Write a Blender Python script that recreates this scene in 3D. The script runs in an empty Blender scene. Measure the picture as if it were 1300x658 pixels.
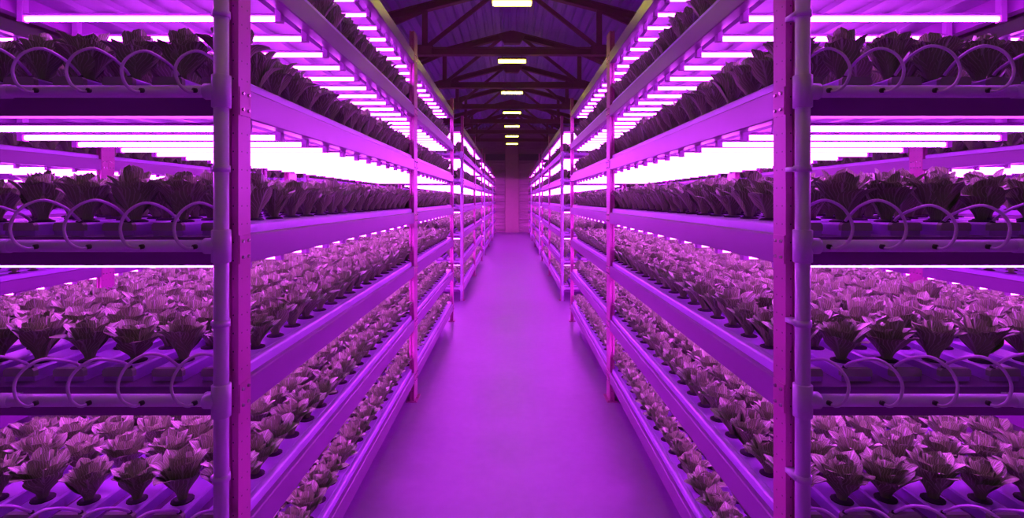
import bpy, math, random
from mathutils import Vector
R = random.Random(7)
C = bpy.context.scene.collection
PI = math.pi
H = 1.85                      # eye height
# ------------------------------------------------------------------ helpers
class MB:
    def __init__(s): s.v=[]; s.f=[]; s.uv=None; s.mi=[]
    def quad(s, *p):
        b=len(s.v); s.v+=[tuple(q) for q in p]; s.f.append(tuple(range(b,b+len(p)))); s.mi.append(0)
    def box(s, x0,x1,y0,y1,z0,z1, c=0.0, mi=0):
        if x0>x1: x0,x1=x1,x0
        if y0>y1: y0,y1=y1,y0
        if z0>z1: z0,z1=z1,z0
        b=len(s.v)
        if c<=0:
            s.v+=[(x0,y0,z0),(x1,y0,z0),(x1,y1,z0),(x0,y1,z0),(x0,y0,z1),(x1,y0,z1),(x1,y1,z1),(x0,y1,z1)]
            fs=[(0,3,2,1),(4,5,6,7),(0,1,5,4),(1,2,6,5),(2,3,7,6),(3,0,4,7)]
            s.f+=[tuple(b+i for i in f) for f in fs]; s.mi+=[mi]*6
        else:      # chamfered on the vertical edges and on top
            pr=[(x0+c,y0),(x1-c,y0),(x1,y0+c),(x1,y1-c),(x1-c,y1),(x0+c,y1),(x0,y1-c),(x0,y0+c)]
            cx,cy=(x0+x1)/2,(y0+y1)/2
            pt=[(px-c*(1 if px>cx else -1)*.7, py-c*(1 if py>cy else -1)*.7) for px,py in pr]
            s.v+=[(p[0],p[1],z0) for p in pr]+[(p[0],p[1],z1-c) for p in pr]+[(p[0],p[1],z1) for p in pt]
            n=8
            s.f.append(tuple(b+i for i in reversed(range(n))))
            for i in range(n):
                j=(i+1)%n
                s.f.append((b+i,b+j,b+n+j,b+n+i)); s.f.append((b+n+i,b+n+j,b+2*n+j,b+2*n+i))
            s.f.append(tuple(b+2*n+i for i in range(n))); s.mi+=[mi]*(2+2*n)
    def prism(s, prof, axis, a0, a1, mi=0):
        """prof: 2D points. axis 'y': (x,z) extruded along y. axis 'x': (y,z) extruded along x."""
        b=len(s.v); n=len(prof)
        for a in (a0,a1):
            for p in prof:
                s.v.append((p[0],a,p[1]) if axis=='y' else (a,p[0],p[1]))
        s.f.append(tuple(b+i for i in range(n))); s.f.append(tuple(b+n+i for i in reversed(range(n))))
        for i in range(n):
            j=(i+1)%n; s.f.append((b+j,b+i,b+n+i,b+n+j))
        s.mi+=[mi]*(2+n)
    def sweep(s, pts, r, n=8, cap=True, mi=0):
        pts=[Vector(p) for p in pts]; b=len(s.v); up=None
        rr = r if isinstance(r,(list,tuple)) else [r]*len(pts)
        for k,p in enumerate(pts):
            t=(pts[min(k+1,len(pts)-1)]-pts[max(k-1,0)]).normalized()
            if up is None:
                up = Vector((0,0,1)) if abs(t.z)<.9 else Vector((1,0,0))
            a=t.cross(up).normalized(); up2=a.cross(t).normalized(); up=up2
            for i in range(n):
                th=2*PI*i/n; s.v.append(tuple(p+(a*math.cos(th)+up2*math.sin(th))*rr[k]))
        for k in range(len(pts)-1):
            for i in range(n):
                j=(i+1)%n; s.f.append((b+k*n+i,b+k*n+j,b+(k+1)*n+j,b+(k+1)*n+i)); s.mi.append(mi)
        if cap:
            s.f.append(tuple(b+i for i in reversed(range(n)))); s.mi.append(mi)
            s.f.append(tuple(b+(len(pts)-1)*n+i for i in range(n))); s.mi.append(mi)
    def bar(s, p, q, w, h):
        """rectangular bar in the xz plane between p and q (x,y,z); w = size along y, h = thickness"""
        p=Vector(p); q=Vector(q); t=(q-p).normalized(); nrm=Vector((-t.z,0,t.x))*h/2; yy=Vector((0,w/2,0))
        b=len(s.v)
        for o in (p,q):
            for a in (-nrm-yy, nrm-yy, nrm+yy, -nrm+yy): s.v.append(tuple(o+a))
        s.f+=[(b,b+1,b+2,b+3),(b+7,b+6,b+5,b+4)]+[(b+(i+1)%4,b+i,b+4+i,b+4+(i+1)%4) for i in range(4)]; s.mi+=[0]*6
    def mesh(s, name, mats, smooth=False):
        me=bpy.data.meshes.new(name); me.from_pydata(s.v,[],s.f)
        if not isinstance(mats,(list,tuple)): mats=[mats]
        for m in mats: me.materials.append(m)
        if len(mats)>1: me.polygons.foreach_set('material_index', s.mi)
        if smooth: me.polygons.foreach_set('use_smooth',[True]*len(s.f))
        if s.uv:
            uvl=me.uv_layers.new(name='UVMap')
            flat=[]
            for f in s.f:
                for i in f: flat+=s.uv[i]
            uvl.data.foreach_set('uv',flat)
        me.update(); return me
def link(name, me, parent=None, loc=(0,0,0)):
    o=bpy.data.objects.new(name,me); C.objects.link(o); o.location=loc
    if parent: o.parent=parent
    return o
def tag(o,label,cat,group=None,kind=None):
    o['label']=label; o['category']=cat
    if group: o['group']=group
    if kind: o['kind']=kind
    return o
def struct(name, me, label, cat):
    o=link(name,me); o['kind']='structure'; o['label']=label; o['category']=cat; return o
def empty(name, loc): 
    o=bpy.data.objects.new(name,None); o.empty_display_size=.1; C.objects.link(o); o.location=loc; return o
def copy_tree(o, parent=None):
    c=o.copy(); C.objects.link(c)
    if parent: c.parent=parent
    for ch in kids.get(o.name,[]): 
        copy_tree(ch,c)
    return c
kids={}
def reg(root):
    for ch in root.children:
        kids.setdefault(root.name,[]).append(ch); reg(ch)
ORD=['zeroth','first','second','third','fourth','fifth','sixth','seventh','eighth','ninth','tenth','eleventh','twelfth','thirteenth','fourteenth','fifteenth','sixteenth','seventeenth','eighteenth','nineteenth','twentieth','twenty-first','twenty-second','twenty-third','twenty-fourth','twenty-fifth','twenty-sixth','twenty-seventh','twenty-eighth','twenty-ninth','thirtieth','thirty-first','thirty-second','thirty-third','thirty-fourth','thirty-fifth','thirty-sixth','thirty-seventh','thirty-eighth']
# ------------------------------------------------------------------ materials
def nodes(name):
    m=bpy.data.materials.new(name); m.use_nodes=True; nt=m.node_tree
    return m,nt,nt.nodes['Principled BSDF']
def paint(name,col,rough=.45,metal=0.0,var=.08,scale=6,bump=0.0,spec=.5):
    m,nt,b=nodes(name); L=nt.links; N=nt.nodes
    tc=N.new('ShaderNodeTexCoord'); nz=N.new('ShaderNodeTexNoise'); nz.inputs['Scale'].default_value=scale; nz.inputs['Detail'].default_value=4
    L.new(tc.outputs['Object'],nz.inputs['Vector'])
    mx=N.new('ShaderNodeMix'); mx.data_type='RGBA'
    mx.inputs['A'].default_value=(*[c*(1-var) for c in col],1); mx.inputs['B'].default_value=(*[min(1,c*(1+var)) for c in col],1)
    L.new(nz.outputs['Fac'],mx.inputs['Factor']); L.new(mx.outputs['Result'],b.inputs['Base Color'])
    b.inputs['Roughness'].default_value=rough; b.inputs['Metallic'].default_value=metal
    b.inputs['Specular IOR Level'].default_value=spec
    if bump:
        bp=N.new('ShaderNodeBump'); bp.inputs['Strength'].default_value=bump; bp.inputs['Distance'].default_value=.01
        n2=N.new('ShaderNodeTexNoise'); n2.inputs['Scale'].default_value=scale*6; L.new(tc.outputs['Object'],n2.inputs['Vector'])
        L.new(n2.outputs['Fac'],bp.inputs['Height']); L.new(bp.outputs['Normal'],b.inputs['Normal'])
    return m
def emis(name,col,st):
    m,nt,b=nodes(name)
    b.inputs['Base Color'].default_value=(.8,.8,.8,1); b.inputs['Emission Color'].default_value=(*col,1); b.inputs['Emission Strength'].default_value=st
    return m
def mathn(nt,op,a,b=None,clamp=False):
    n=nt.nodes.new('ShaderNodeMath'); n.operation=op; n.use_clamp=clamp
    for i,x in enumerate((a,b)):
        if x is None: continue
        if isinstance(x,(int,float)): n.inputs[i].default_value=x
        else: nt.links.new(x,n.inputs[i])
    return n.outputs[0]
def perforated(name,col):
    """painted steel with the small round holes of rack posts, 50 mm apart"""
    m,nt,b=nodes(name); N=nt.nodes; L=nt.links
    tc=N.new('ShaderNodeTexCoord'); sx=N.new('ShaderNodeSeparateXYZ'); L.new(tc.outputs['Object'],sx.inputs[0])
    geo=N.new('ShaderNodeNewGeometry'); ab=N.new('ShaderNodeSeparateXYZ'); L.new(geo.outputs['Normal'],ab.inputs[0])
    zz=mathn(nt,'SUBTRACT',mathn(nt,'FRACT',mathn(nt,'DIVIDE',sx.outputs['Z'],.06)),.5)
    zz=mathn(nt,'MULTIPLY',zz,.06)
    fx=mathn(nt,'ABSOLUTE',ab.outputs['X'])
    # two hole rows across the depth on the side faces, one row on the front face
    y2=mathn(nt,'SUBTRACT',mathn(nt,'ABSOLUTE',mathn(nt,'SUBTRACT',sx.outputs['Y'],.04)),.018)
    x2=mathn(nt,'SUBTRACT',mathn(nt,'ABSOLUTE',sx.outputs['X']),.0)
    mixv=N.new('ShaderNodeMix'); L.new(fx,mixv.inputs['Factor']); L.new(x2,mixv.inputs['A']); L.new(y2,mixv.inputs['B'])
    d=mathn(nt,'SQRT',mathn(nt,'ADD',mathn(nt,'POWER',mixv.outputs['Result'],2.0),mathn(nt,'POWER',zz,2.0)))
    hole=mathn(nt,'LESS_THAN',d,.0028)
    mx=N.new('ShaderNodeMix'); mx.data_type='RGBA'; L.new(hole,mx.inputs['Factor'])
    mx.inputs['A'].default_value=(*col,1); mx.inputs['B'].default_value=(.02,.02,.02,1)
    L.new(mx.outputs['Result'],b.inputs['Base Color']); b.inputs['Roughness'].default_value=.4
    return m
M={}
M['post']=perforated('post paint',(.52,.09,.33))
M['postplain']=paint('plate paint',(.52,.09,.33),.4)
M['beam']=paint('beam paint',(.27,.06,.31),.35)
M['edge']=M['beam']
M['deck']=paint('deck sheet',(.20,.07,.25),.5)
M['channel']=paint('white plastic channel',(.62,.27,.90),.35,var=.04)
M['cap']=paint('channel end cap',(.34,.36,.30),.5)
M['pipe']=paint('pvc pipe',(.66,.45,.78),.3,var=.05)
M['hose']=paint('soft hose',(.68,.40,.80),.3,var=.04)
M['rubber']=paint('black rubber',(.02,.018,.02),.5)
M['bolt']=paint('zinc bolt',(.8,.6,.75),.25,.7)
M['bracket']=paint('lamp bracket',(.5,.2,.55),.45)
M['tube']=emis('grow tube',(.66,.055,1.0),41)
M['lamp']=emis('ceiling lamp diffuser',(1.0,.90,.06),24)
M['truss']=paint('truss steel',(.26,.15,.11),.6)
M['pot']=paint('net pot',(.035,.02,.045),.6)
def leaf_mat():
    m,nt,b=nodes('lettuce leaf'); N=nt.nodes; L=nt.links
    uv=N.new('ShaderNodeUVMap'); s=N.new('ShaderNodeSeparateXYZ'); L.new(uv.outputs[0],s.inputs[0])
    au=mathn(nt,'ABSOLUTE',mathn(nt,'MULTIPLY',mathn(nt,'SUBTRACT',s.outputs['X'],.5),2.0))
    tc=N.new('ShaderNodeTexCoord'); nz=N.new('ShaderNodeTexNoise'); nz.inputs['Scale'].default_value=30; L.new(tc.outputs['Object'],nz.inputs['Vector'])
    wob=mathn(nt,'MULTIPLY',mathn(nt,'SUBTRACT',nz.outputs['Fac'],.5),.9)
    ph=mathn(nt,'ADD',mathn(nt,'SUBTRACT',mathn(nt,'MULTIPLY',s.outputs['Y'],6.0),mathn(nt,'MULTIPLY',au,4.2)),wob)
    st=mathn(nt,'ABSOLUTE',mathn(nt,'SUBTRACT',mathn(nt,'FRACT',ph),.5))      # .5 at vein
    vein=mathn(nt,'MULTIPLY',mathn(nt,'SUBTRACT',st,.36),8.0,True)
    mid=mathn(nt,'MULTIPLY',mathn(nt,'SUBTRACT',.12,au),12.0,True)
    vv=mathn(nt,'MAXIMUM',vein,mid)
    n2=N.new('ShaderNodeTexNoise'); n2.inputs['Scale'].default_value=9; L.new(tc.outputs['Object'],n2.inputs['Vector'])
    oi=N.new('ShaderNodeObjectInfo')
    c1=N.new('ShaderNodeMix'); c1.data_type='RGBA'; c1.inputs['A'].default_value=(.16,.38,.08,1); c1.inputs['B'].default_value=(.27,.49,.15,1)
    L.new(mathn(nt,'MULTIPLY',mathn(nt,'ADD',n2.outputs['Fac'],oi.outputs['Random']),.5),c1.inputs['Factor'])
    c2=N.new('ShaderNodeMix'); c2.data_type='RGBA'; c2.inputs['B'].default_value=(.63,.80,.55,1)
    L.new(c1.outputs['Result'],c2.inputs['A']); L.new(mathn(nt,'MULTIPLY',mathn(nt,'MULTIPLY',vv,mathn(nt,'POWER',s.outputs['Y'],.8)),.8),c2.inputs['Factor'])
    L.new(c2.outputs['Result'],b.inputs['Base Color']); b.inputs['Roughness'].default_value=.42
    bp=N.new('ShaderNodeBump'); bp.inputs['Strength'].default_value=.6; bp.inputs['Distance'].default_value=.003
    L.new(vv,bp.inputs['Height']); L.new(bp.outputs['Normal'],b.inputs['Normal'])
    return m
M['leaf']=leaf_mat()
def floor_mat():
    m,nt,b=nodes('sealed concrete'); N=nt.nodes; L=nt.links
    tc=N.new('ShaderNodeTexCoord')
    n1=N.new('ShaderNodeTexNoise'); n1.inputs['Scale'].default_value=1.1; n1.inputs['Detail'].default_value=8; n1.inputs['Roughness'].default_value=.6; L.new(tc.outputs['Object'],n1.inputs['Vector'])
    n2=N.new('ShaderNodeTexNoise'); n2.inputs['Scale'].default_value=14; n2.inputs['Detail'].default_value=6; L.new(tc.outputs['Object'],n2.inputs['Vector'])
    f=mathn(nt,'ADD',mathn(nt,'MULTIPLY',n1.outputs['Fac'],.75),mathn(nt,'MULTIPLY',n2.outputs['Fac'],.25))
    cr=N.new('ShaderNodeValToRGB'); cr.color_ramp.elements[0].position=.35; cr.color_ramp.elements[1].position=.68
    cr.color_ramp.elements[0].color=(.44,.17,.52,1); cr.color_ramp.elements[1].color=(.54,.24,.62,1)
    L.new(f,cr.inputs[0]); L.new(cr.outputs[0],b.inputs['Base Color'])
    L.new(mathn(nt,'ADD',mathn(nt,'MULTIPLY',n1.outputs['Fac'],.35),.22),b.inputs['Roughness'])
    bp=N.new('ShaderNodeBump'); bp.inputs['Strength'].default_value=.15; bp.inputs['Distance'].default_value=.004
    L.new(n2.outputs['Fac'],bp.inputs['Height']); L.new(bp.outputs['Normal'],b.inputs['Normal'])
    return m
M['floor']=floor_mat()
M['roof']=paint('corrugated roof sheet',(.45,.32,.60),.5,var=.15,scale=.8)
M['wall']=paint('wall siding',(.38,.21,.27),.6,var=.1,scale=1)
M['wallflat']=paint('wall pier',(.40,.24,.24),.7)
M['band']=paint('wall band',(.16,.12,.14),.7)
# ------------------------------------------------------------------ room
X=12.0; Y0=-9.0; Y1=29.6; EZ=4.8; RZ=6.36; HW=6.0
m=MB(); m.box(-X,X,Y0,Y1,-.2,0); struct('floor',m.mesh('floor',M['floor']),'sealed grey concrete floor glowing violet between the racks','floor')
def roofz(x):
    x=abs(x)
    return RZ-(RZ-EZ)*x/HW if x<=HW else EZ+(RZ-EZ)*(x-HW)/HW
m=MB(); P=[]; x=-X
while x<X-.001:
    for dx,dz in ((0,0),(.10,0),(.125,.065),(.175,.065),(.2,0)):
        P.append((x+dx,roofz(min(X,x+dx))+dz))
    x+=.2
pr=[]
for p in P:
    if not pr or abs(pr[-1][0]-p[0])>1e-6: pr.append(p)
for (a,b) in zip(pr,pr[1:]):
    m.quad((a[0],Y0,a[1]),(a[0],Y1,a[1]),(b[0],Y1,b[1]),(b[0],Y0,b[1]))
    m.quad((a[0],Y0,a[1]+.02),(b[0],Y0,b[1]+.02),(b[0],Y1,b[1]+.02),(a[0],Y1,a[1]+.02))
struct('ceiling',m.mesh('ceiling',M['roof']),'corrugated metal pitched roof dark above the trusses','ceiling')
def siding(fixed,a0,a1,axis,sgn):
    m=MB(); z=0.0
    prof=[]
    while z<6.6:
        prof+=[(0,z),(.0,z+.12),(.025,z+.14),(.025,z+.18)]; z+=.2
    n=len(prof)
    for i in range(n-1):
        (d0,z0),(d1,z1)=prof[i],prof[i+1]
        if axis=='x': m.quad((a0,fixed+sgn*d0,z0),(a1,fixed+sgn*d0,z0),(a1,fixed+sgn*d1,z1),(a0,fixed+sgn*d1,z1))
        else: m.quad((fixed+sgn*d0,a0,z0),(fixed+sgn*d0,a1,z0),(fixed+sgn*d1,a1,z1),(fixed+sgn*d1,a0,z1))
    if axis=='x': m.box(a0,a1,fixed-sgn*.1,fixed-sgn*.001,0,6.6)
    else: m.box(fixed-sgn*.1,fixed-sgn*.001,a0,a1,0,6.6)
    return m
struct('wall_back',siding(Y1,-X,X,'x',-1).mesh('wall_back',M['wall']),'far end wall clad in horizontal ribbed siding','wall')
struct('wall_front',siding(Y0,-X,X,'x',1).mesh('wall_front',M['wall']),'near end wall behind the viewer clad in ribbed siding','wall')
struct('wall_left',siding(-X,Y0,Y1,'y',1).mesh('wall_left',M['wall']),'left side wall clad in ribbed siding','wall')
struct('wall_right',siding(X,Y0,Y1,'y',-1).mesh('wall_right',M['wall']),'right side wall clad in ribbed siding','wall')
m=MB(); m.box(-X,X,Y1-.12,Y1-.03,H+2.25,H+2.6); struct('trim_1',m.mesh('trim',M['band']),'dark horizontal girt across the far end wall','trim')
m=MB(); m.box(-.4,.4,Y1-.2,Y1-.03,0,H+3.1,.03); struct('trim_2',m.mesh('strip',M['wallflat']),'pale flat pier in the middle of the far end wall','trim')  # pale upright strip standing slightly proud of the siding
# ------------------------------------------------------------------ roof trusses and ceiling lamps
def I_beam(m,p,q,w,h):
    m.bar(p,q,w*.3,h)
    p=Vector(p);q=Vector(q);t=(q-p).normalized(); n=Vector((-t.z,0,t.x))
    m.bar(p+n*(h/2),q+n*(h/2),w,h*.16); m.bar(p-n*(h/2),q-n*(h/2),w,h*.16)
def build_truss():
    root=empty('roof_truss',(0,0,0))
    cz=H+2.98; az=H+4.32
    top=lambda x: az-.26*abs(x)
    m=MB(); I_beam(m,(-5.95,0,cz),(5.95,0,cz),.14,.13); link('bottom_chord',m.mesh('bottom_chord',M['truss']),root)
    for s in (-1,1):
        m=MB(); I_beam(m,(0,0,az),(s*5.1,0,top(5.1)),.14,.13); link('top_chord',m.mesh('top_chord',M['truss']),root)
        for px in (1.75,3.5):
            m=MB(); m.box(s*px-.05,s*px+.05,-.05,.05,cz,top(px)-.05); link('post',m.mesh('post',M['truss']),root)
            m=MB(); m.box(s*px-.17,s*px+.17,-.075,.075,cz-.08,cz+.12,.02); link('gusset_plate',m.mesh('gusset',M['truss']),root)
        m=MB(); m.bar((s*1.75,0,cz+.06),(s*.28,0,az-.12),.06,.075); link('diagonal_strut',m.mesh('strut',M['truss']),root)
        m=MB(); m.bar((s*1.75,0,top(1.75)-.05),(s*3.5,0,cz+.06),.06,.075); link('diagonal_strut',m.mesh('strut',M['truss']),root)
    m=MB(); m.prism([(-.36,az-.02),(-.2,az-.26),(.2,az-.26),(.36,az-.02),(0,az+.06)],'y',-.08,.08); link('ridge_plate',m.mesh('ridge',M['truss']),root)
    reg(root); return root
def build_lamp():
    root=empty('ceiling_lamp',(0,0,0))
    m=MB(); m.prism([(-.06,.055),(.06,.055),(.085,.012),(-.085,.012)],'x',-.285,.285); link('housing',m.mesh('lamp_housing',M['truss']),root)
    m=MB(); m.box(-.272,.272,-.05,.05,-.03,.014,.012); link('diffuser',m.mesh('lamp_diffuser',M['lamp']),root)
    for s in (-1,1):
        m=MB(); m.sweep([(s*.2,0,.05),(s*.2,0,.115)],.008,6); link('hanger_rod',m.mesh('rod',M['truss']),root)
    reg(root); return root
tproto=build_truss(); lproto=build_lamp(); k=0; first=True
for i in range(-3,7):
    y=7.36+3.08*i
    o=tproto if first else copy_tree(tproto); o.location=(0,y,0)
    if i<0: lb='dark steel roof truss overhead, %s one nearer than the first lamp in view'%ORD[-i]
    else: lb='dark steel roof truss above the %s ceiling lamp from the top of view'%ORD[i+1]
    tag(o,lb,'roof truss','roof trusses over the centre aisle')
    l=lproto if first else copy_tree(lproto); l.location=(0,y,H+2.795)
    if i<0: lb='yellow-white ceiling lamp overhead, %s one nearer than the top lamp in view'%ORD[-i]
    else: lb='yellow-white ceiling lamp hung over the aisle, %s from the top of view'%ORD[i+1]
    tag(l,lb,'ceiling lamp','ceiling lamps in a line over the aisle')
    first=False
# columns holding the trusses, out between the side racks
m=MB()
# ------------------------------------------------------------------ racks
W=.595
LIP=[H-1.585+.49*i for i in range(7)]            # F E D C B A Z
SH=['bottom shelf','second shelf up','third shelf up','fourth shelf up','fifth shelf up','sixth shelf up','top frame']
CX=[1.49,4.355,7.22,10.085]
PER=7.85; YF=1.70
def ystart(row): return YF+PER*row
def beam_prof(sgn,lip):
    w=W*sgn; s=sgn
    p=[(w-s*.05,lip-.10),(w-s*.004,lip-.10),(w,lip-.096),(w,lip-.0045),(w-s*.0045,lip),(w-s*.05,lip)]
    return p if s<0 else p[::-1]
def rim_prof(s):
    w=W*s
    p=[(w-s*.046,-.002),(w-s*.023,-.002),(w-s*.023,.020),(w-s*.0235,.029),(w-s*.028,.036),(w-s*.035,.038),(w-s*.046,.038)]
    return p if s<0 else p[::-1]
def post_me():
    m=MB()
    # omega section seen from above: grooved front and back
    pr=[(-.0225,0),(-.008,0),(-.006,.012),(.006,.012),(.008,0),(.0225,0),(.0225,.08),(.008,.08),(.006,.068),(-.006,.068),(-.008,.08),(-.0225,.08)]
    n=len(pr); zt=H+1.55
    m.v=[(x,y,.006) for x,y in pr]+[(x,y,zt) for x,y in pr]
    m.f=[tuple(reversed(range(n))),tuple(range(n,2*n))]+[(i,(i+1)%n,n+(i+1)%n,n+i) for i in range(n)]; m.mi=[0]*(n+2)
    return m.mesh('upright',M['post'])
def build_rack(nb):
    root=empty('growing_rack',(0,0,0))
    pm=post_me()
    fm=MB(); fm.box(-.05,.05,-.02,.10,0,.008,.003); 
    for sx in (-.035,.035): fm.sweep([(sx,-.008,.006),(sx,-.008,.016)],.007,6)
    fm=fm.mesh('base_plate',M['post'])
    ys=[0.0]
    spans=[(.08,3.06)] if nb==1 else [(.08,3.06),(3.22,6.20)]
    ys=[0.0,3.06] if nb==1 else [0.0,3.06,3.14,6.20]
    end=ys[-1]+.08
    cm=MB()
    cm.box(.0,.003,.004,.076,-.095,-.002)
    for yy in (.022,.058):
        for zz in (-.022,-.075): cm.sweep([(.002,yy,zz),(.009,yy,zz)],[.0065,.005],8,mi=1)
    cml=MB(); cml.v=[(-x,y,z) for x,y,z in cm.v]; cml.f=[f[::-1] for f in cm.f]; cml.mi=cm.mi
    cm=cm.mesh('beam_connector',[M['postplain'],M['bolt']]); cml=cml.mesh('beam_connector',[M['postplain'],M['bolt']])
    for s in (-1,1):
        for y in ys:
            u=link('upright',pm,root,(s*(W-.0225),y,0)); link('base_plate',fm,u)
            for li in range(7):
                link('beam_connector',cm if s>0 else cml,u,(s*.0225,0,LIP[li]))
    for si,(a,b) in enumerate(spans):
        for s in (-1,1):
            bm=None
            for li in range(7):
                if bm is None:
                    mm=MB(); mm.prism(beam_prof(s,0),'y',a,b); bm=mm.mesh('shelf_beam',M['beam'])
                    mm=MB(); mm.prism(rim_prof(s),'y',a,b); rm=mm.mesh('tray_rim',M['channel'])
                bo=link('shelf_beam',bm,root,(0,0,LIP[li]))
                if li<6: link('tray_rim',rm,bo)
        dm=MB(); dm.box(-W+.05,W-.05,a-.08,b+.08,-.016,-.006)
        for j in range(6):
            xx=-.415+.166*j; dm.prism([(xx-.03,-.016),(xx-.018,-.034),(xx+.018,-.034),(xx+.03,-.016)],'y',a-.02,b+.02)
        dm=dm.mesh('shelf_deck',M['deck'])
        for li in range(7): link('shelf_deck',dm,root,(0,0,LIP[li]))
    xm=MB(); xm.prism([(.0,-.10),(.0,-.0105),(.004,-.0065),(.05,-.0065),(.05,-.10)],'x',-W+.045,W-.045); xm=xm.mesh('end_crossbar',M['beam'])
    for yy in (0.0,end-.05):
        for li in range(7): link('end_crossbar',xm,root,(0,yy,LIP[li]))
    reg(root); return root
racks=[]
for ci,cx in enumerate(CX):
    for s in (-1,1):
        for row in ([0,1,2,3] if ci<2 else [0,1,2] if ci==2 else [0]):
            racks.append((ci,s,row))
rk2=build_rack(2); rk1=build_rack(1); used={1:False,2:False}
ROWN={-1:'rack behind the viewer','front':0,0:'front rack',1:'second rack back',2:'third rack back',3:'farthest rack'}
COLN=['beside the centre aisle','one row out from the aisle','two rows out from the aisle','outermost, three rows out from the aisle']
for ci,s,row in racks:
    nb=1 if row==3 else 2
    o=(rk1 if nb==1 else rk2)
    if used[nb]: o=copy_tree(o)
    used[nb]=True
    o.location=(s*CX[ci],ystart(row),0)
    tag(o,'tall steel growing %s, %s side, %s'%(ROWN[row],'left' if s<0 else 'right',COLN[ci]),'rack','multi-level growing racks')
# ------------------------------------------------------------------ growing channels
NR=36; PITCH=.1685; P0=.135      # plants along a channel: count, spacing, first offset from the rack front
CHX=[-.498+.166*i for i in range(7)]
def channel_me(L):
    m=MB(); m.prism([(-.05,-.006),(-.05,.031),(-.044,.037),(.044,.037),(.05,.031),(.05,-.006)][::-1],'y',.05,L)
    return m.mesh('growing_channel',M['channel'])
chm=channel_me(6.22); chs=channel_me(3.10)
capm=MB(); capm.prism([(-.051,.012),(-.051,.031),(-.045,.0385),(.045,.0385),(.051,.031),(.051,.012)][::-1],'y',.044,.062); capm=capm.mesh('end_cap',M['cap'])
chp=None; rest=MB()
for ci,s,row in racks:
    L=3.10 if row==3 else 6.22
    for li in range(6):
        for k,cx in enumerate(CHX):
            x=s*CX[ci]+s*cx; y=ystart(row); z=LIP[li]
            if (ci==0 and row in (0,1)) or (ci==1 and row==0):
                if chp is None:
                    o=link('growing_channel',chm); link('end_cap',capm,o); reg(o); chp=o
                else: o=copy_tree(chp)
                o.location=(x,y,z)
                rn={(0,0):'front rack',(0,1):'second rack back',(1,0):'front rack across the side aisle'}[(ci,row)]
                tag(o,'white channel, %s %s, %s, %s from aisle'%('left' if s<0 else 'right',rn,SH[li],ORD[k+1]),'growing channel','growing channels lying on the rack shelves')
            else:
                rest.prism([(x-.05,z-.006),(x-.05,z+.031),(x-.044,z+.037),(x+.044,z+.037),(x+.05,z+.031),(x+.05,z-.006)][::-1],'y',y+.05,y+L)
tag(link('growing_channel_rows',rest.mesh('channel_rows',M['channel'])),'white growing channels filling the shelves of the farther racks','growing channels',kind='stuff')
# ------------------------------------------------------------------ grow lights
tm=MB(); tm.sweep([(-.518,0,0),(.518,0,0)],.0105,8); tm=tm.mesh('grow_light',M['tube'],True)
rf=MB(); rf.prism([(-.016,.010),(-.011,.021),(.011,.021),(.016,.010),(.012,.0125),(-.012,.0125)],'x',-.517,.517); rf=rf.mesh('added_shade',M['bracket'])  # added strip over the bare tube, cuts its light on the deck above
bk=MB(); bk.box(0,.028,-.015,.015,-.014,.102,.003); bk=bk.mesh('bracket',M['bracket'])
NL=23; LSP=.2665; L0=.18; LDZ=-.118
lp=None; rest=[]
for ci,s,row in racks:
    n=11 if row==3 else NL
    for li in range(1,7):
        for k in range(n):
            p=(s*CX[ci],ystart(row)+L0+LSP*k,LIP[li]+LDZ)
            if ci==0 and li>=3 and (row==0 or (row==1 and k<14)):
                if lp is None:
                    o=link('grow_light',tm); b1=link('bracket',bk,o,(.516,0,0)); b2=link('bracket',bk,o,(-.544,0,0)); r1=link('added_shade',rf,o); reg(o); lp=o; lb=b1
                else: o=copy_tree(lp)
                o.location=p
                tag(o,'glowing pink-white grow tube under %s, %s %s, %s from its front'%(SH[li],'left' if s<0 else 'right',ROWN[row],ORD[k+1]),'grow light','grow light tubes under the shelves')
            else: rest.append((p,0,(0,0,0),(1,1,1)))
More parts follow.
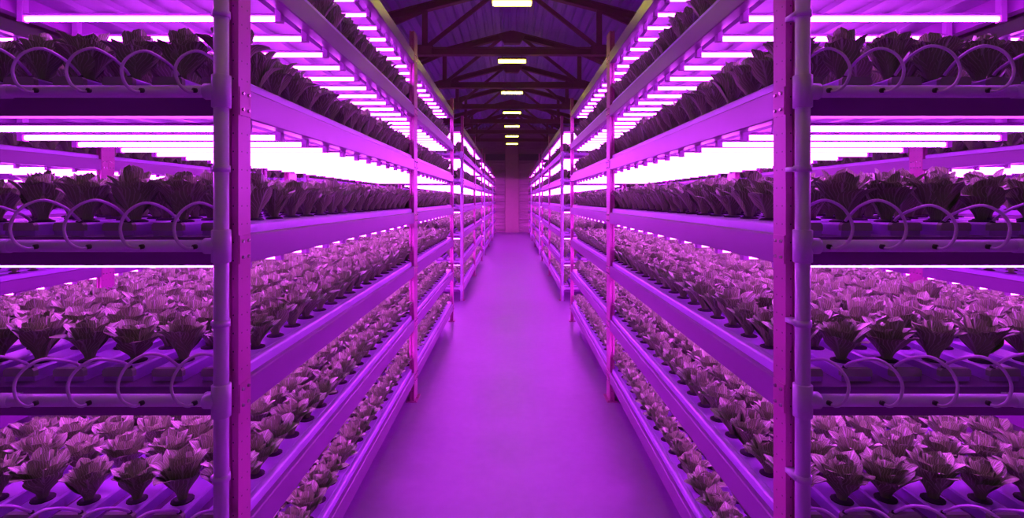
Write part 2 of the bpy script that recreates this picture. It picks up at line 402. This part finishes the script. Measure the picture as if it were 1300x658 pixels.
def scatter(name,rest,sets,label,cat):
    """one object: points carrying instances; sets = list of lists of source objects per variant"""
    me=bpy.data.meshes.new(name); me.from_pydata([r[0] for r in rest],[],[])
    a=me.attributes.new('variant','INT','POINT'); a.data.foreach_set('value',[r[1] for r in rest])
    a=me.attributes.new('turn','FLOAT_VECTOR','POINT'); a.data.foreach_set('vector',[c for r in rest for c in r[2]])
    a=me.attributes.new('size','FLOAT_VECTOR','POINT'); a.data.foreach_set('vector',[c for r in rest for c in r[3]])
    o=link(name,me); tag(o,label,cat,kind='stuff')
    ng=bpy.data.node_groups.new(name,'GeometryNodeTree')
    ng.interface.new_socket('Geometry',in_out='INPUT',socket_type='NodeSocketGeometry'); ng.interface.new_socket('Geometry',in_out='OUTPUT',socket_type='NodeSocketGeometry')
    gi=ng.nodes.new('NodeGroupInput'); go=ng.nodes.new('NodeGroupOutput'); jn=ng.nodes.new('GeometryNodeJoinGeometry')
    def attr(n,t):
        q=ng.nodes.new('GeometryNodeInputNamedAttribute'); q.data_type=t; q.inputs['Name'].default_value=n; return q.outputs['Attribute']
    v=attr('variant','INT'); tr=attr('turn','FLOAT_VECTOR'); sc=attr('size','FLOAT_VECTOR')
    e2r=ng.nodes.new('FunctionNodeEulerToRotation'); ng.links.new(tr,e2r.inputs[0])
    for vi,srcs in enumerate(sets):
        cmp=ng.nodes.new('FunctionNodeCompare'); cmp.data_type='INT'; cmp.operation='EQUAL'
        ia=[i for i in cmp.inputs if i.type=='INT']; ng.links.new(v,ia[0]); ia[1].default_value=vi
        for me_obj in srcs:
            oi=ng.nodes.new('GeometryNodeObjectInfo'); oi.transform_space='ORIGINAL'; oi.inputs['Object'].default_value=me_obj[0]; oi.inputs['As Instance'].default_value=True
            tf=ng.nodes.new('GeometryNodeTransform'); tf.inputs['Translation'].default_value=me_obj[1]; ng.links.new(oi.outputs['Geometry'],tf.inputs['Geometry'])
            ip=ng.nodes.new('GeometryNodeInstanceOnPoints')
            ng.links.new(gi.outputs[0],ip.inputs['Points']); ng.links.new(cmp.outputs[0],ip.inputs['Selection']); ng.links.new(tf.outputs[0],ip.inputs['Instance'])
            ng.links.new(e2r.outputs[0],ip.inputs['Rotation']); ng.links.new(sc,ip.inputs['Scale'])
            ng.links.new(ip.outputs[0],jn.inputs[0])
    ng.links.new(jn.outputs[0],go.inputs[0])
    md=o.modifiers.new('rows','NODES'); md.node_group=ng
    return o
scatter('grow_light_rows',rest,[[(lp,(0,0,0)),(b1,(.516,0,0)),(b2,(-.544,0,0)),(r1,(0,0,0))]],'pink-white grow light tubes under the shelves of the farther racks','grow lights')
# ------------------------------------------------------------------ supply pipes and hoses at the rack fronts
PZ=-.031; PY=-.05
def build_manifold(s):
    """s = -1 for racks left of the aisle (standing pipe on their right)"""
    root=empty('supply_pipe',(0,0,0))
    vx=-s*(W-.0225)+s*.0             # local x of the standing pipe: on the aisle side
    vx=-s*(W-.018-.0225+.013)
    m=MB(); m.sweep([(vx,PY,0.0),(vx,PY,LIP[5]+PZ)],.0225,20); m2=m.mesh('standing_pipe',M['pipe'],True); link('standing_pipe',m2,root)
    for li in range(6):
        z=LIP[li]+PZ
        m=MB(); m.sweep([(vx,PY,z),(s*(W-.02),PY,z)],.0195,16); hp=link('branch_pipe',m.mesh('branch_pipe',M['pipe'],True),root)
        m=MB(); m.sweep([(vx,PY,z-.052),(vx,PY,z-.05),(vx,PY,z+.05),(vx,PY,z+.052)],[.026,.029,.029,.026],20)
        m.sweep([(vx,PY,z),(vx+s*.05,PY,z),(vx+s*.052,PY,z)],[.026,.026,.023],16); link('tee_fitting',m.mesh('tee_fitting',M['pipe'],True),root)
        m=MB(); m.sweep([(s*(W-.035),PY,z),(s*(W-.012),PY,z)],.023,16); link('end_plug',m.mesh('end_plug',M['pipe'],True),root)
        m=MB(); cxm=s*.12; m.sweep([(cxm-.02,PY,z),(cxm-.018,PY,z),(cxm+.018,PY,z),(cxm+.02,PY,z)],[.0195,.0225,.0225,.0195],16)
        m.box(cxm-.012,cxm+.012,PY,-.0005,z-.008,z+.008); link('pipe_clip',m.mesh('pipe_clip',M['pipe'],True),root)
        m=MB(); m.sweep([(vx,PY,z+.235),(vx,PY,z+.255)],.0265,16); m.box(vx-.03,vx-s*(-.0)+.0,PY-.008,PY+.05,z+.238,z+.252)
        if li<5: link('pipe_clip',m.mesh('pipe_clip',M['pipe'],True),root)
    reg(root); return root
man={-1:build_manifold(-1),1:build_manifold(1)}; mu=set()
for ci,s,row in racks:
    if ci>1 or row<0: continue
    o=man[s] if s not in mu else copy_tree(man[s]); mu.add(s)
    o.location=(s*CX[ci],ystart(row),0)
    tag(o,'plastic supply pipe frame of %s %s, %s'%('left' if s<0 else 'right',ROWN[row],COLN[ci]),'pipe','supply pipe frames at the rack ends')
def cr(pts,n=6):
    out=[]; P=[Vector(p) for p in pts]; P=[P[0]*2-P[1]]+P+[P[-1]*2-P[-2]]
    for i in range(1,len(P)-2):
        for j in range(n):
            t=j/n; a,b,c,d=P[i-1],P[i],P[i+1],P[i+2]
            out.append(.5*((2*b)+(c-a)*t+(2*a-5*b+4*c-d)*t*t+(3*b-3*c+d-a)*t**3))
    out.append(P[-2]); return out
def build_hose(s,tall,wide):
    o_=s
    k=wide
    pts=[(0,PY-.012,PZ),(o_*.016,PY-.034,PZ-.006),(o_*.040*k,PY-.046,PZ+.018),(o_*.052*k,PY-.044,PZ+.065),(o_*.036*k,PY-.03,PZ+.112*tall),(o_*.004,PY,PZ+.137*tall),(-o_*.022,PY+.045,PZ+.12*tall),(-o_*.034,PY+.085,PZ+.09),(-o_*.036,PY+.103,.04)]
    m=MB(); m.sweep(cr(pts),.0048,8)
    root=link('feed_hose',m.mesh('feed_hose',M['hose'],True))
    m=MB(); m.sweep([(0,PY-.0165,PZ),(o_*.004,PY-.026,PZ-.001)],.0078,10); link('grommet',m.mesh('grommet',M['rubber'],True),root)
    m=MB(); m.sweep([(-o_*.036,PY+.103,.036),(-o_*.036,PY+.103,.045)],[.0085,.007],10); link('grommet',m.mesh('grommet',M['rubber'],True),root)
    reg(root); return root
for s in (-1,1):
    vs=[build_hose(s,1,1),build_hose(s,1.06,1.15),build_hose(s,.94,.92)]; us=set()
    for li in range(6):
        for k,cx in enumerate(CHX):
            vi=(li*2+k*3+k//2+(s>0))%3
            o=vs[vi] if vi not in us else copy_tree(vs[vi]); us.add(vi)
            o.location=(s*(CX[0]+cx),ystart(0),LIP[li])
            tag(o,'looped feed hose at %s of %s front rack, %s from the aisle'%(SH[li],'left' if s<0 else 'right',ORD[k+1]),'hose','looped feed hoses between pipe and channels')
# ------------------------------------------------------------------ lettuces
def lettuce_me(seed):
    r=random.Random(seed); m=MB(); m.uv=[]
    NV=12; NU=6
    rings=[(7,.086,.110,.090,.0,.05),(8,.076,.132,.062,.5,-.2),(7,.054,.141,.058,.2,-.3),(5,.030,.143,.052,.7,-.4),(3,.012,.134,.046,.3,-.6)]
    for (cnt,Rt,Zt,Wd,off,cl) in rings:
        for i in range(cnt):
            th=2*PI*(i+off)/cnt+r.uniform(-.2,.2); rt=Rt*r.uniform(.85,1.15); zt=Zt*r.uniform(.85,1.1); wd=Wd*r.uniform(.85,1.2)
            ca,sa=math.cos(th),math.sin(th); ph=r.uniform(0,6); curl=cl+r.uniform(-.3,.5); tw=r.uniform(-.18,.18)
            pk=1-wd*.62/.15; b=len(m.v)
            for j in range(NV+1):
                t=j/NV
                rad=.012+(rt-.012)*(.25*t+.75*t**1.9)
                z=zt*(1-(1-t)**1.15)
                if t>.65: rad+=((t-.65)**1.5)*.14*curl; z-=((t-.65)**2)*.20*abs(curl)
                if t<pk: w=wd*(.20+.80*(math.sin(t/pk*PI/2))**2.2)
                else: w=wd*math.sqrt(max(0.0,1-((t-pk)/(1.004-pk))**2.2))
                w=max(w,.010)
                for u in range(NU+1):
                    q=u/NU*2-1
                    lat=q*w/2
                    cup=(1-q*q)*w*(.32-.14*t)
                    fr=math.sin(t*6+ph+q*2)*.0012*abs(q)**2*t
                    rr=rad+cup-w*.17+fr+tw*lat*t
                    zz=z+math.sin(q*4+ph)*.0025*t+fr
                    m.v.append((ca*rr-sa*lat, sa*rr+ca*lat, zz)); m.uv.append((u/NU,t))
            for j in range(NV):
                for u in range(NU):
                    a=b+j*(NU+1)+u; m.f.append((a,a+1,a+NU+2,a+NU+1)); m.mi.append(0)
    return m.mesh('foliage',M['leaf'],True)
pot=MB(); n=14
pot.sweep([(0,0,-.002),(0,0,.0035),(0,0,.008)],[.0345,.0345,.024],n); potm=pot.mesh('net_pot',M['pot'],False)
NVAR=5
fol=[lettuce_me(11+i) for i in range(NVAR)]
def make_lettuce(v):
    root=empty('lettuce',(0,0,0)); f=link('foliage',fol[v],root,(0,0,.006)); p=link('net_pot',potm,root); reg(root); return root,f,p
protos=[make_lettuce(v) for v in range(NVAR)]; pu=set()
F=660.0
cands=[]; rest=[]
for ci,s,row in racks:
    nr=18 if row==3 else NR
    if row==-1 and ci>0: continue
    for li in range(6):
        for k,cx in enumerate(CHX):
            for j in range(nr):
                x=s*(CX[ci]+cx); y=ystart(row)+P0+PITCH*j; z=LIP[li]+.037
                tall=1.0 if li<=2 else 1.12
                g=R.uniform(.93,1.10)
                item=((x+R.uniform(-.004,.004),y+R.uniform(-.006,.006),z),R.randrange(NVAR),(0,0,R.uniform(0,2*PI)),(g,g,g*tall*R.uniform(.93,1.07)))
                sc=-1
                if ci==0 and row==0:
                    px=F*x/y; py=254-F*(z+.06-H)/y
                    if abs(px)<665 and -45<py<675:
                        sc=1/y
                        if li>=3 and k>0 and j>0: sc*=.3
                        elif li<2 and k>2: sc*=.5
                cands.append((sc,item,(s,li,k,j)))
cands.sort(key=lambda c:-c[0])
for n_,(sc,it,key) in enumerate(cands):
    if n_<300 and sc>0:
        s,li,k,j=key; v=it[1]
        if v not in pu: o=protos[v][0]; pu.add(v)
        else: o=copy_tree(protos[v][0])
        o.location=it[0]; o.rotation_euler=it[2]; o.scale=it[3]
        tag(o,'leafy lettuce, %s front rack, %s, %s plant back, %s from the aisle'%('left' if s<0 else 'right',SH[li],ORD[j+1],ORD[k+1]),'lettuce','lettuces growing in the front racks')
    else: rest.append(it)
scatter('lettuce_rows',rest,[[(protos[v][1],(0,0,.006)),(protos[v][2],(0,0,0))] for v in range(NVAR)],'dense rows of leafy lettuces filling the deeper shelves and farther racks','lettuces')
# ------------------------------------------------------------------ world, camera, view
w=bpy.data.worlds.new('World'); bpy.context.scene.world=w; w.use_nodes=True
w.node_tree.nodes['Background'].inputs[0].default_value=(0.01,.004,.02,1)
cd=bpy.data.cameras.new('camera'); cam=bpy.data.objects.new('camera',cd); C.objects.link(cam); bpy.context.scene.camera=cam
cam.location=(0,0,H); cam.rotation_euler=(PI/2,0,0)
cd.sensor_fit='HORIZONTAL'; cd.sensor_width=36; cd.lens=36*F/1300; cd.shift_y=(254-329)/1300; cd.clip_start=.02; cd.clip_end=100
vs=bpy.context.scene.view_settings; vs.view_transform='Standard'; vs.look='None'; vs.gamma=1; vs.use_curve_mapping=False; vs.exposure=0.0
